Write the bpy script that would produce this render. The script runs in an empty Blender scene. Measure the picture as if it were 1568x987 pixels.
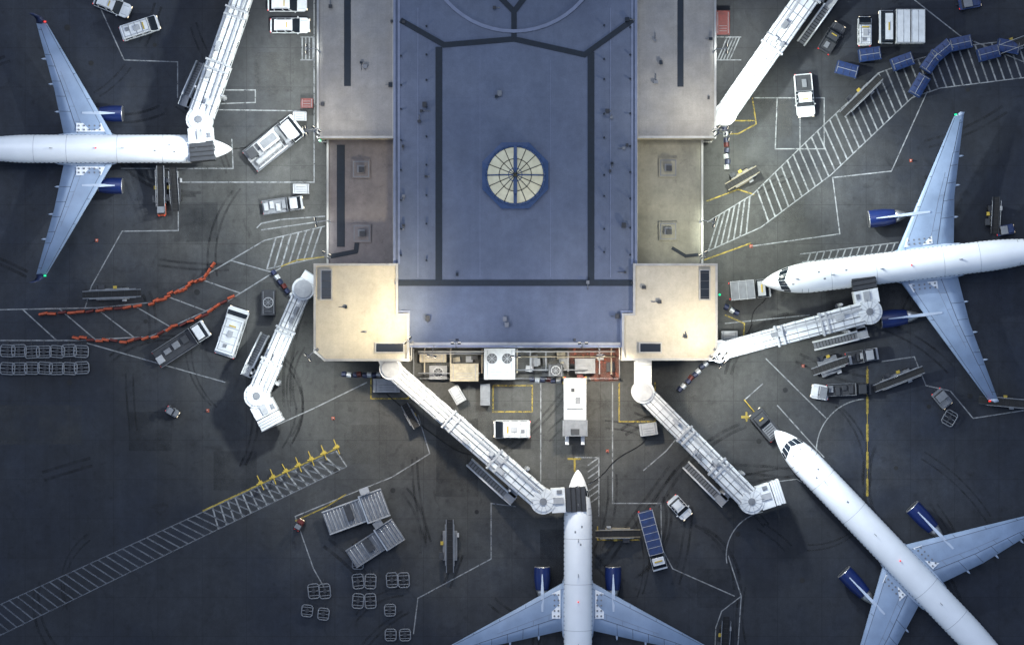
import bpy, bmesh, math, random
from mathutils import Vector, Matrix
random.seed(7)
S=0.09; H=420.0
def W(px,py,h=0.0):
    k=S*(H-h)/H
    return ((px-784)*k,(493.5-py)*k)
sc=bpy.context.scene
# ---------------------------------------------------------------- materials
def mat(name,col,rough=0.6,metal=0.0,var=0.15,scale=1.2,emit=None,estr=0,dirt=0.0,wear=None,alpha=None):
    m=bpy.data.materials.new(name); m.use_nodes=True
    nt=m.node_tree; b=nt.nodes['Principled BSDF']
    b.inputs['Roughness'].default_value=rough; b.inputs['Metallic'].default_value=metal
    tc=nt.nodes.new('ShaderNodeTexCoord')
    def mrn(scale_,det,a,bb,c,d,ro=0.6):
        n=nt.nodes.new('ShaderNodeTexNoise'); n.inputs['Scale'].default_value=scale_; n.inputs['Detail'].default_value=det; n.inputs['Roughness'].default_value=ro
        nt.links.new(tc.outputs['Object'],n.inputs['Vector'])
        r=nt.nodes.new('ShaderNodeMapRange'); r.inputs[1].default_value=a; r.inputs[2].default_value=bb
        r.inputs[3].default_value=c; r.inputs[4].default_value=d; nt.links.new(n.outputs['Fac'],r.inputs[0]); return r.outputs[0]
    mx=nt.nodes.new('ShaderNodeVectorMath'); mx.operation='SCALE'; mx.inputs[0].default_value=col
    nt.links.new(mrn(scale,6,0.3,0.7,1-var,1+var*0.5),mx.inputs['Scale'])
    last=mx.outputs[0]
    if dirt>0:
        m2=nt.nodes.new('ShaderNodeVectorMath'); m2.operation='SCALE'
        nt.links.new(last,m2.inputs[0]); nt.links.new(mrn(scale*4,8,0.5,0.75,1,1-dirt,0.7),m2.inputs['Scale']); last=m2.outputs[0]
    nt.links.new(last,b.inputs['Base Color'])
    if alpha:
        nt.links.new(mrn(*alpha),b.inputs['Alpha'])
    if emit:
        b.inputs['Emission Color'].default_value=(*emit,1); b.inputs['Emission Strength'].default_value=estr
    return m

def slab_mat(name,col,joint_w,joint_x,joint_y,jdark,stain=0.5,big=0.03,fine=1.5,col2=None,rough=0.85,amp=1.0,glow_skirt=None,tile=0.12,spec=0.25):
    """concrete / membrane surface: panels, stains, joints, grit"""
    m=bpy.data.materials.new(name); m.use_nodes=True
    nt=m.node_tree; N=nt.nodes.new; L=nt.links.new
    b=nt.nodes['Principled BSDF']; b.inputs['Roughness'].default_value=rough
    b.inputs['Specular IOR Level'].default_value=spec
    tc=N('ShaderNodeTexCoord')
    def noise(s,d=6,ro=0.6,dist=0,vec=None):
        n=N('ShaderNodeTexNoise'); n.inputs['Scale'].default_value=s; n.inputs['Detail'].default_value=d
        n.inputs['Roughness'].default_value=ro; n.inputs['Distortion'].default_value=dist
        L(vec or tc.outputs['Object'],n.inputs['Vector']); return n.outputs['Fac']
    def mr(src,a,bb,c,d):
        r=N('ShaderNodeMapRange'); r.inputs[1].default_value=a; r.inputs[2].default_value=bb
        r.inputs[3].default_value=c; r.inputs[4].default_value=d; L(src,r.inputs[0]); return r.outputs[0]
    def mul(a,bb,op='MULTIPLY'):
        k=N('ShaderNodeMath'); k.operation=op; L(a,k.inputs[0]); L(bb,k.inputs[1]); return k.outputs[0]
    f=mr(noise(big,5,0.55,0.5),0.3,0.7,1-0.32*amp,1+0.28*amp)
    f=mul(f,mr(noise(big*7,6,0.65),0.3,0.7,1-0.25*amp,1+0.2*amp))
    f=mul(f,mr(noise(fine,8,0.75),0.3,0.7,1-0.2*amp,1+0.2*amp))
    f=mul(f,mr(noise(fine*6,3,0.8),0.3,0.7,1-0.2*amp,1+0.2*amp))
    f=mul(f,mr(noise(big*12,9,0.7,1.0),0.56,0.72,1,1-stain))
    v=N('ShaderNodeTexVoronoi'); v.inputs['Scale'].default_value=0.45; L(tc.outputs['Object'],v.inputs['Vector'])
    f=mul(f,mr(v.outputs['Distance'],0.03,0.16,1-stain*0.7,1))
    mp=N('ShaderNodeMapping'); mp.inputs['Scale'].default_value=(1,0.07,1); L(tc.outputs['Object'],mp.inputs['Vector'])
    f=mul(f,mr(noise(0.9,5,0.6,0,mp.outputs[0]),0.3,0.7,1-0.12*amp,1+0.1*amp))
    br=N('ShaderNodeTexBrick'); br.offset=0; br.squash=1
    br.inputs['Scale'].default_value=1; br.inputs['Brick Width'].default_value=joint_x; br.inputs['Row Height'].default_value=joint_y
    br.inputs['Mortar Size'].default_value=joint_w; br.inputs['Mortar Smooth'].default_value=0.3
    br.inputs['Color1'].default_value=(1-tile*amp,)*3+(1,); br.inputs['Color2'].default_value=(1+tile*amp,)*3+(1,)
    br.inputs['Mortar'].default_value=(jdark,jdark,jdark,1)
    L(tc.outputs['Object'],br.inputs['Vector'])
    f=mul(f,br.outputs['Color'])
    mx=N('ShaderNodeMix'); mx.data_type='RGBA'
    mx.inputs[6].default_value=(*col,1); mx.inputs[7].default_value=(*(col2 or col),1)
    L(mr(noise(big*2.3,4,0.5),0.4,0.6,0,1),mx.inputs[0]); last=mx.outputs[2]
    if glow_skirt:  # paler zone around the terminal: floodlight pool painted into the ground colour
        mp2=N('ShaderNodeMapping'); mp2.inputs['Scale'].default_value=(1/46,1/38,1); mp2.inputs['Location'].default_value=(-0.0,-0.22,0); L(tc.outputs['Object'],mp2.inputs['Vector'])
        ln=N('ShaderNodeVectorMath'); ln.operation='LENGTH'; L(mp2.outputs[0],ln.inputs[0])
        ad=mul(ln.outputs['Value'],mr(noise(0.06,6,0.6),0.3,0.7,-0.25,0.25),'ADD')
        m3=N('ShaderNodeMix'); m3.data_type='RGBA'; L(mr(ad,0.75,1.35,0,1),m3.inputs[0]); m3.inputs[6].default_value=(*glow_skirt,1); L(last,m3.inputs[7]); last=m3.outputs[2]
    sv=N('ShaderNodeVectorMath'); sv.operation='SCALE'; L(last,sv.inputs[0]); L(f,sv.inputs['Scale'])
    L(sv.outputs[0],b.inputs['Base Color'])
    bp=N('ShaderNodeBump'); bp.inputs['Strength'].default_value=0.25; bp.inputs['Distance'].default_value=0.02
    L(noise(fine*4,6,0.7),bp.inputs['Height']); L(bp.outputs[0],b.inputs['Normal'])
    return m

G_ground=slab_mat('apron_concrete',(0.016,0.021,0.033),0.045,6.1,5.4,0.66,0.45,0.028,1.1,(0.023,0.027,0.035),rough=0.62,glow_skirt=(0.058,0.059,0.057),tile=0.045,spec=0.3)
R_blue=slab_mat('roof_membrane_blue',(0.120,0.142,0.198),0.03,5.6,30,0.92,0.08,0.05,1.0,(0.132,0.155,0.21),amp=0.42,tile=0.05)
R_grey=slab_mat('roof_membrane_grey',(0.26,0.255,0.25),0.03,3.6,9,0.92,0.12,0.06,1.0,(0.30,0.285,0.26),amp=0.45,tile=0.06)
R_cream=slab_mat('roof_cream',(0.46,0.42,0.34),0.03,4.5,4.5,0.94,0.1,0.06,1.0,(0.50,0.45,0.35),amp=0.4,tile=0.05)
R_brown=slab_mat('roof_gravel_brown',(0.18,0.165,0.165),0.02,8,8,0.92,0.25,0.08,1.6,(0.20,0.18,0.178),amp=0.5,tile=0.05)
R_olive=slab_mat('roof_gravel_olive',(0.22,0.215,0.18),0.02,8,8,0.92,0.25,0.08,1.6,(0.25,0.24,0.2),amp=0.5,tile=0.05)
WALL=mat('painted_concrete_wall',(0.42,0.38,0.30),0.8,0,0.2,0.6,dirt=0.3)
TRIM=mat('parapet_coping',(0.38,0.375,0.36),0.5,0.0,0.2,1.0,dirt=0.3)
TRIMB=mat('parapet_coping_blue',(0.17,0.20,0.29),0.5,0.0,0.15,1.0)
GUT=mat('gutter_dark',(0.006,0.014,0.026),0.7,0,0.3,2)
GLASS=mat('dark_glass',(0.015,0.02,0.028),0.12,0,0.1,1)
WHITE=mat('white_paint',(0.62,0.64,0.66),0.4,0,0.18,1.0,dirt=0.25)
FUS=mat('aircraft_white',(0.82,0.84,0.86),0.3,0,0.06,0.5,dirt=0.06)
WING=mat('aircraft_wing_grey',(0.26,0.34,0.47),0.4,0,0.18,0.5,dirt=0.18)
WINGL=mat('aircraft_fairing_grey',(0.42,0.49,0.60),0.4,0,0.1,0.5)
ENG=mat('engine_blue',(0.010,0.023,0.11),0.3,0,0.2,1)
METAL=mat('bare_metal',(0.5,0.5,0.5),0.35,0.8,0.2,2)
GREY=mat('grey_paint',(0.17,0.18,0.20),0.5,0,0.25,1.5,dirt=0.3)
LGREY=mat('light_grey_paint',(0.34,0.35,0.37),0.5,0,0.2,1.5,dirt=0.3)
DARK=mat('dark_steel',(0.028,0.031,0.038),0.6,0,0.3,2)
COVER=mat('cast_iron_cover',(0.012,0.013,0.015),0.8,0,0.3,2)
RUB=mat('rubber',(0.015,0.015,0.016),0.8,0,0.2,3)
BLUE=mat('cart_blue',(0.011,0.034,0.125),0.5,0,0.4,1.5,dirt=0.5)
NAVY=mat('navy_plastic',(0.015,0.025,0.08),0.5,0,0.2,2)
RED=mat('red_paint',(0.12,0.015,0.012),0.6,0,0.3,2,dirt=0.3)
ORANGE=mat('orange_plastic',(0.48,0.085,0.03),0.5,0,0.35,1.5,dirt=0.45)
YEL=mat('yellow_paint',(0.46,0.33,0.04),0.5,0,0.2,2,dirt=0.3)
TAN=mat('tan_unit',(0.26,0.225,0.16),0.6,0,0.3,2,dirt=0.35)
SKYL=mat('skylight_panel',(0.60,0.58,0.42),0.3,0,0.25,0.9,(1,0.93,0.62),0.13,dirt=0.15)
SKYF=mat('skylight_frame',(0.035,0.075,0.18),0.5,0,0.2,1)
LAMP=mat('lamp_lens',(0.9,0.9,0.8),0.3,0,0,1,(1,0.9,0.7),6)
HEADL=mat('headlight_lens',(0.9,0.85,0.7),0.3,0,0,1,(1,0.8,0.5),1.5)
GRN=mat('green_lens',(0.0,0.5,0.2),0.3,0,0,1,(0.0,1,0.4),0.8)
REDL=mat('red_lens',(0.7,0.0,0.0),0.3,0,0,1,(1,0.05,0.03),0.8)
PW=mat('marking_white',(0.32,0.335,0.35),0.7,0,0.3,0.8,alpha=(1.2,8,0.36,0.62,0.92,0.42,0.65))
PWD=mat('marking_white_faded',(0.20,0.215,0.24),0.8,0,0.3,0.8,alpha=(0.8,8,0.36,0.62,0.8,0.25,0.65))
PY=mat('marking_yellow',(0.38,0.285,0.05),0.7,0,0.3,0.8,alpha=(1.2,8,0.38,0.62,0.92,0.4,0.65))
TYRE=mat('tyre_marks',(0.010,0.011,0.013),0.8,0,0.3,0.8,alpha=(0.5,8,0.35,0.7,0.0,0.6,0.7))
PATCHD=mat('pavement_patch_dark',(0.02,0.023,0.028),0.9,0,0.4,1.5,alpha=(0.25,8,0.35,0.7,0.0,0.5,0.7))
PATCHL=mat('pavement_patch_light',(0.09,0.09,0.085),0.9,0,0.4,1.5,alpha=(0.25,8,0.35,0.7,0.0,0.4,0.7))
REDP=mat('red_tinted_pavement',(0.30,0.10,0.07),0.8,0,0.4,1.0,alpha=(1.2,8,0.35,0.65,0.8,0.2,0.7))

# ---------------------------------------------------------------- mesh builder
class MB:
    def __init__(s): s.v=[];s.f=[];s.m=[];s.sm=[];s.mats=[]
    def mi(s,m):
        if m not in s.mats: s.mats.append(m)
        return s.mats.index(m)
    def face(s,idx,m,smooth=False): s.f.append(tuple(idx)); s.m.append(s.mi(m)); s.sm.append(smooth)
    def poly(s,pts,m):
        b=len(s.v); s.v+= [tuple(p) for p in pts]; s.face(range(b,b+len(pts)),m)
    def box(s,c,sz,m,rz=0,top=None,tp=(1,1),sh=0,topm=None):
        hx,hy,hz=sz[0]/2,sz[1]/2,sz[2]/2; cr,sr=math.cos(rz),math.sin(rz); b=len(s.v)
        for z,kx,ky,o in((-hz,1,1,0),(hz,tp[0],tp[1],sh)):
            for x,y in((-hx,-hy),(hx,-hy),(hx,hy),(-hx,hy)):
                x2=x*kx+o;y2=y*ky
                s.v.append((c[0]+x2*cr-y2*sr,c[1]+x2*sr+y2*cr,c[2]+z))
        s.face((b+3,b+2,b+1,b),m); s.face((b+4,b+5,b+6,b+7),topm or m)
        for i in range(4):
            j=(i+1)%4; s.face((b+i,b+j,b+4+j,b+4+i),m)
    def prism(s,p,z0,z1,m,topm=None):
        b=len(s.v);n=len(p)
        s.v+=[(x,y,z0) for x,y in p]+[(x,y,z1) for x,y in p]
        s.face(range(b+n-1,b-1,-1),m); s.face(range(b+n,b+2*n),topm or m)
        for i in range(n):
            j=(i+1)%n; s.face((b+i,b+j,b+n+j,b+n+i),m)
    def loft(s,rings,m,cap=True,smooth=True):
        n=len(rings[0]); b=len(s.v)
        for r in rings: s.v+=[tuple(p) for p in r]
        for k in range(len(rings)-1):
            for i in range(n):
                j=(i+1)%n; s.face((b+k*n+i,b+k*n+j,b+(k+1)*n+j,b+(k+1)*n+i),m,smooth)
        if cap:
            s.face(range(b+n-1,b-1,-1),m); e=b+(len(rings)-1)*n; s.face(range(e,e+n),m)
    def cyl(s,p,q,r,m,n=14,r2=None,smooth=True):
        p=Vector(p);q=Vector(q);d=(q-p).normalized()
        a=d.orthogonal().normalized();c=d.cross(a)
        R=[]
        for o,rr in((p,r),(q,r if r2 is None else r2)):
            R.append([o+(a*math.cos(2*math.pi*i/n)+c*math.sin(2*math.pi*i/n))*rr for i in range(n)])
        s.loft(R,m,True,smooth)
    def wheel(s,x,y,r=0.38,w=0.25): s.cyl((x,y-w/2,r),(x,y+w/2,r),r,RUB,12)
    def build(s,name,loc=(0,0,0),rz=0,parent=None,bevel=0,scale=1):
        me=bpy.data.meshes.new(name); me.from_pydata(s.v,[],s.f)
        for m in s.mats: me.materials.append(m)
        me.polygons.foreach_set('material_index',s.m); me.polygons.foreach_set('use_smooth',s.sm)
        bm=bmesh.new(); bm.from_mesh(me); bmesh.ops.recalc_face_normals(bm,faces=bm.faces); bm.to_mesh(me); bm.free()
        o=bpy.data.objects.new(name,me); sc.collection.objects.link(o)
        o.location=loc;o.rotation_euler=(0,0,rz); o.scale=(scale,)*3
        if parent: o.parent=parent
        if bevel:
            md=o.modifiers.new('bevel','BEVEL'); md.width=bevel; md.segments=2; md.limit_method='ANGLE'
        return o
def empty(name,loc=(0,0,0),rz=0):
    e=bpy.data.objects.new(name,None); sc.collection.objects.link(e); e.location=loc; e.rotation_euler=(0,0,rz); return e
def put(mb,name,px,py,ang,bevel=0.04,h=1.0,scale=1):
    x,y=W(px,py,h); return mb.build(name,(x,y,0),math.radians(ang),None,bevel,scale)

# ---------------------------------------------------------------- ground
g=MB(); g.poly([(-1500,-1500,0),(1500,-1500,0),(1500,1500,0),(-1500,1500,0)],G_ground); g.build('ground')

# ---------------------------------------------------------------- markings
mk=MB(); zc=[0.012]
def strip(pts,w=1.6,m=None,closed=False,zz=None):
    m=m or PW
    if zz is None: zc[0]+=0.0006; zz=zc[0]
    P=[Vector(W(*p)) for p in pts]
    if closed: P.append(P[0])
    hw=w*S/2
    n=len(P)
    Ls=[];Rs=[]
    for i in range(n):
        if i==0: d=(P[1]-P[0]).normalized(); k=1
        elif i==n-1: d=(P[-1]-P[-2]).normalized(); k=1
        else:
            d1=(P[i]-P[i-1]).normalized(); d2=(P[i+1]-P[i]).normalized(); d=(d1+d2)
            d=d.normalized() if d.length>1e-6 else d1
            k=1/max(0.4,d.dot(d1))
        nn=Vector((-d.y,d.x))*hw*k
        Ls.append(P[i]+nn);Rs.append(P[i]-nn)
    b=len(mk.v)
    for a,c in zip(Ls,Rs): mk.v+=[(a.x,a.y,zz),(c.x,c.y,zz)]
    for i in range(n-1): mk.face((b+2*i,b+2*i+1,b+2*i+3,b+2*i+2),m)
def along(pts,t):
    seg=[math.dist(pts[i],pts[i+1]) for i in range(len(pts)-1)]; tot=sum(seg); d=max(0,min(1,t))*tot
    for i,l in enumerate(seg):
        if d<=l or i==len(seg)-1:
            k=min(1,d/l); return (pts[i][0]+(pts[i+1][0]-pts[i][0])*k,pts[i][1]+(pts[i+1][1]-pts[i][1])*k)
        d-=l
def hatch(A,B,n,w=2.4,shift=0.0,m=None,edges=True,t0=0,t1=1):
    for i in range(n):
        t=t0+(t1-t0)*(i+0.5)/n
        a=along(A,t); c=along(B,t+shift)
        if 0<=t+shift<=1: strip([a,c],w,m,zz=0.010)
    if edges: strip(A,1.6,m); strip(B,1.6,m)
def arc(cx,cy,r,a0,a1,n=16): return [(cx+r*math.cos(math.radians(a0+(a1-a0)*i/n)),cy-r*math.sin(math.radians(a0+(a1-a0)*i/n))) for i in range(n+1)]
def fill(pts,m,zz): mk.poly([(*W(*p),zz) for p in pts],m)
for i,(x,y,wx,wy,m) in enumerate([(60,650,130,60,PATCHL),(420,110,60,60,PATCHL),(300,340,66,60,PATCHD),(700,700,64,120,PATCHD),(1200,310,66,60,PATCHL),
   (1330,450,130,60,PATCHD),(230,660,66,60,PATCHD),(860,870,66,120,PATCHD),(640,600,30,40,PATCHL),(720,640,66,40,PATCHL),(900,640,70,60,PATCHL),(1030,620,60,60,PATCHL),(1180,180,66,60,PATCHL),
   (360,720,66,60,PATCHD),(560,680,66,60,PATCHL),(1100,900,66,60,PATCHD)]):
    fill([(x-wx/2,y-wy/2),(x+wx/2,y-wy/2),(x+wx/2,y+wy/2),(x-wx/2,y+wy/2)],m,0.004)
fill([(872,533),(948,533),(948,583),(905,583),(900,560),(872,556)],REDP,0.006)  # reddish area on the yard pavement
for k in range(64):
    x,y=random.choice([(random.uniform(0,470),random.uniform(0,980)),(random.uniform(1110,1560),random.uniform(0,980)),(random.uniform(500,1100),random.uniform(590,980))])
    a=random.uniform(0,6.28); cur=random.uniform(-0.12,0.12); pts=[]
    for i in range(random.randint(6,18)):
        pts.append((x,y)); x+=11*math.cos(a); y+=11*math.sin(a); a+=cur
    pts=[p for p in pts if not(478<p[0]<1100 and p[1]<585)]
    if len(pts)<3: continue
    o=random.uniform(8,14); w_=random.uniform(2.5,5)
    strip(pts,w_,TYRE,zz=0.0075+k*0.00003); strip([(px_+o*math.sin(a),py_-o*math.cos(a)) for px_,py_ in pts],w_,TYRE,zz=0.00752+k*0.00003)
for p in [
 [(148,0),(190,92),(272,95),(272,150)],[(340,138),(391,138),(391,157),(335,159),(340,138)],[(318,168),(468,170)],
 [(481,0),(481,279),(255,279)],[(355,213),(357,258),(185,258)],[(273,262),(273,353),(187,354),(140,438),(130,472)],
 [(393,349),(400,342),(430,336),(498,331)],
 [(400,352),(498,338)],
 [(133,525),(345,585)],[(400,661),(480,625),(562,585)],[(640,635),(658,694),(600,730),(530,758),(452,790),(480,870),(500,905)],
 [(828,586),(828,738)],[(938,586),(938,770),(1012,770),(1013,838),(1030,870),(1125,912)],
 [(790,775),(752,770),(752,855),(640,915),(633,970)],
 [(1140,612),(1168,587)],[(1172,548),(1265,640)],[(1190,620),(1262,700)],
 [(1350,553),(1400,546),(1418,590),(1455,598),(1490,640),(1568,628)],
 [(1150,377),(1286,358),(1275,272),(1365,262),(1420,140)],
 [(1155,150),(1262,150),(1262,228),(1187,228),(1190,150)],[(1225,150),(1225,228)],
 [(1110,495),(1240,482)],[(1400,0),(1470,55),(1568,95)],[(1115,850),(1135,912)],[(1135,912),(1130,987)],
 [(985,720),(1020,690),(1045,660)],
 ]:
    strip(p,1.7)
strip(arc(1180,850,68,190,100),1.6); strip([(1135,912),(1105,935),(1096,960),(1095,987)],1.6)
strip(arc(1330,690,80,95,190),1.6); strip([(1180,738),(1220,733),(1235,742)],1.5)
hatch([(460,57),(482,57)],[(460,92),(482,92)],4,1.8,0.0)
hatch([(1097,57),(1135,57)],[(1097,92),(1135,92)],8,1.8,-0.4)
hatch([(405,368),(498,346)],[(408,412),(498,392)],8,2.4,-0.18)
UA=[(0,474),(150,471),(240,462),(320,418),(405,368)];UB=[(0,521),(120,521),(230,515),(350,460),(430,410)]
strip(UA,1.8); strip(UB,1.8)
for i in range(7):
    t=0.08+i*0.13
    strip([along(UA,t),along(UB,t+0.11)],1.8,zz=0.010)
LA=[(-400,1108),(0,925),(515,690)];LB=[(-400,1150),(0,972),(531,714)]
hatch(LA,LB,74,2.2,0.028,PWD,True); strip([(515,690),(531,714)],2,PW)
hatch([(320,780),(515,691)],[(320,817),(531,714)],17,2.4,0.04,PW,False)
strip([(310,782),(520,684)],2.4,PY)
strip([(880,700),(917,700),(917,790)],1.8)
for i in range(7): strip([(900,712+i*10),(917,700+i*10)],2,zz=0.010)
strip([(869,702),(890,702)],3,PY); strip([(880,702),(880,722)],3,PY)
strip([(1135,638),(1150,638)],4,PY); strip([(1143,630),(1143,645)],3,PY)
strip([(1328,560),(1328,760)],1.2,PY)
for y in range(565,740,42): strip([(1328,y),(1328,y+26)],3.6,PY)
for p in [[(755,590),(815,590),(815,630),(755,630),(755,590)],[(948,586),(948,645),(1003,645),(1003,585)],[(568,578),(568,610),(625,610),(630,590)],
          [(1110,482),(1140,495),(1138,520),(1105,522)],[(530,756),(500,775),(452,797)],[(1082,308),(1130,290),(1155,298)],[(1152,150),(1158,190),(1130,205),(1110,205)],[(1120,185),(1155,185)],[(915,805),(915,826),(980,826)],
          [(498,393),(455,398),(430,408)],[(1078,398),(1150,372)]]:
    strip(p,2,PY)
RA=[(1083,340),(1152,298),(1240,212),(1345,112),(1400,92),(1480,70),(1640,52)]
RB=[(1078,387),(1165,348),(1272,268),(1396,150),(1440,135),(1560,120),(1640,112)]
hatch([(1083,340),(1152,298)],[(1078,387),(1165,348)],9,2.4,-0.2)
hatch(RA,RB,44,2.4,0.03,None,True,0.13,1)
hatch([(1225,389),(1376,371)],[(1228,401),(1378,384)],14,2,-0.05)
mk.build('apron_markings')
pc=MB()
for k in range(34):
    px,py=random.uniform(20,1550),random.uniform(20,970)
    if 470<px<1110 and py<600: continue
    x,y=W(px,py); pc.cyl((x,y,-0.05),(x,y,0.035),random.choice([0.3,0.36,0.42]),COVER,18,smooth=False)
pc.build('pit_covers')
for pts in ([(459,190),(430,205),(395,222),(350,225)],[(990,668),(965,690),(930,720),(893,740)],[(1130,520),(1150,500),(1160,470),(1175,445)],[(1165,640),(1180,655),(1195,670)],[(592,600),(640,650),(700,690),(760,700)]):
    cb=MB(); P=[]
    for i in range(len(pts)*5-4):
        t=i/(len(pts)*5-5); p=along(pts,t); P.append((*W(p[0]+3*math.sin(t*9),p[1]+3*math.cos(t*7)),0.06))
    for a,b in zip(P,P[1:]): cb.cyl(a,b,0.06,RUB,6)
    cb.build('power_cable')

# ---------------------------------------------------------------- terminal building
term=empty('airport_terminal')
def Wp(l,h): return [W(x,y,h) for x,y in l]
def block(name,pts,h,roofm,pw=0.35,ph=0.5,trim=None,win=True):
    b=MB(); P=Wp(pts,h)
    b.prism(P,0.0,h,WALL,roofm)
    n=len(P)
    ar=sum(P[i][0]*P[(i+1)%n][1]-P[(i+1)%n][0]*P[i][1] for i in range(n)); sg=1 if ar>0 else -1
    V=[Vector(p) for p in P]; inn=[];out=[]
    for i in range(n):
        d1=(V[i]-V[i-1]).normalized(); d2=(V[(i+1)%n]-V[i]).normalized()
        n1=Vector((-d1.y,d1.x))*sg; n2=Vector((-d2.y,d2.x))*sg
        mm=(n1+n2).normalized(); k=1/max(0.3,mm.dot(n1))
        inn.append(V[i]+mm*pw*k); out.append(V[i]-mm*0.06*k)
    for i in range(n):
        j=(i+1)%n
        q=[out[i],out[j],inn[j],inn[i]]
        s0=len(b.v)
        for z in(h-0.3,h+ph):
            for p in q: b.v.append((p.x,p.y,z))
        t=trim or TRIM
        b.face((s0+4,s0+5,s0+6,s0+7),t); b.face((s0,s0+1,s0+5,s0+4),t); b.face((s0+2,s0+3,s0+7,s0+6),t); b.face((s0,s0+3,s0+2,s0+1),t)
    if win:
        for i in range(n):
            a,c=V[i],V[(i+1)%n]; L=(c-a).length
            if L<4: continue
            d=(c-a)/L; nn=Vector((d.y,-d.x))*sg
            rz=math.atan2(d.y,d.x); k=int(L/2.6)
            for zc_,hh in((2.1,1.6),(h*0.55,2.2)):
                for q in range(k):
                    p=a+d*((q+0.5)*L/k)+nn*0.02
                    b.box((p.x,p.y,zc_),(2.0,0.12,hh),GLASS,rz)
            for zz in(4.1,):
                p=a+d*L/2+nn*0.05; b.box((p.x,p.y,zz),(L,0.2,0.3),TRIM,rz)
    b.build(name,parent=term)
HC=13.0;HW=12.2;HM=8.0;HB=13.25
block('central_hall',[(603,-260),(975,-260),(975,478),(953,478),(953,531),(625,531),(625,478),(603,478)],HC,R_blue,0.25,0.18,TRIMB)
block('west_wing',[(486,-260),(603.5,-260),(603.5,211),(486,211)],HW,R_grey,0.22,0.3)
block('east_wing',[(974.5,-260),(1096,-260),(1096,211),(974.5,211)],HW,R_grey,0.22,0.3)
block('west_link',[(501,208),(604,208),(604,408),(501,408)],HM,R_brown,0.22,0.3)
block('east_link',[(974,208),(1076,208),(1076,408),(974,408)],HM,R_olive,0.22,0.3)
block('southwest_block',[(481,404),(609,404),(609,480),(626,480),(626,552),(497,552),(481,538)],HB,R_cream,0.25,0.3)
block('southeast_block',[(1098,404),(970,404),(970,480),(953,480),(953,551),(1084,551),(1098,538)],HB,R_cream,0.25,0.3)
r=MB()
def rstrip(pts,w,h,m,dz=0.03,th=0.06):
    P=[Vector(W(x,y,h)) for x,y in pts]
    for i in range(len(P)-1):
        a,c=P[i],P[i+1]; L=(c-a).length; mid=(a+c)/2; d=c-a
        r.box((mid.x,mid.y,h+dz+i*0.004),(L+(w*S*0.5 if len(P)>2 else 0),w*S,th),m,math.atan2(d.y,d.x))
def rbox(px,py,wx,wy,h,hh,m,rz=0,topm=None):
    x,y=W(px,py,h); r.box((x,y,h+hh/2),(wx*S,wy*S,hh),m,rz,topm=topm)
rstrip([(672,72),(672,431)],10,HC,GUT); rstrip([(905,80),(905,431)],10,HC,GUT,0.034)
rstrip([(610,433),(968,433)],9,HC,GUT,0.05)
rstrip([(615,32),(680,69),(787,60),(895,84),(967,32)],8,HC,GUT,0.06)
rstrip([(787,60),(787,15)],8,HC,GUT,0.075); rstrip([(787,18),(755,-15)],8,HC,GUT,0.08);rstrip([(787,18),(805,-6)],8,HC,GUT,0.084)
rstrip([(611,0),(611,404)],3,HC,TRIMB,0.03); rstrip([(968,0),(968,404)],3,HC,TRIMB,0.03)
rstrip([(640,12),(640,425)],1,HC,TRIMB,0.02); rstrip([(935,12),(935,425)],1,HC,TRIMB,0.02)
rstrip(arc(787,-90,138,200,340,20),5,HC,TRIMB,0.1,0.1)
rstrip([(628,526),(950,526)],4,HC,TRIM,0.3,0.12)
for x in (735,843): rstrip([(x,92),(x,424)],0.5,HC,TRIMB,0.0,0.04)
rstrip([(532,-200),(532,132)],10,HW,GUT); rstrip([(1042,-200),(1042,133)],9,HW,GUT)
rstrip([(522,222),(522,378)],12,HM,GUT); rstrip([(508,392),(545,385),(548,360)],7,HM,GUT,0.05)
rstrip([(1030,380),(1050,392),(1068,390)],5,HM,GUT,0.04)
for x,y,h in((553,259,HM),(554,357,HM),(1023,257,HM),(1023,354,HM)):
    RR=R_olive if x>900 else R_brown
    rbox(x,y,28,28,h,0.25,RR); rbox(x,y,24,24,h,0.3,GREY); rbox(x,y,21,21,h,0.34,RR); rbox(x,y,11,11,h,0.8,GREY); rbox(x+1,y+1,8,8,h,1.0,DARK)
for x,y,wx,wy in((500,436,18,46),(597,532,44,16),(1079,436,17,46),(996,532,34,16)):
    rbox(x,y,wx,wy,HB,0.35,TRIM); rbox(x,y,wx-4,wy-4,HB,0.42,GLASS)
    for q in range(4):
        if wy>wx: rbox(x,y-wy*0.4+q*wy*0.27,wx-4,1.2,HB,0.46,DARK)
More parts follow.
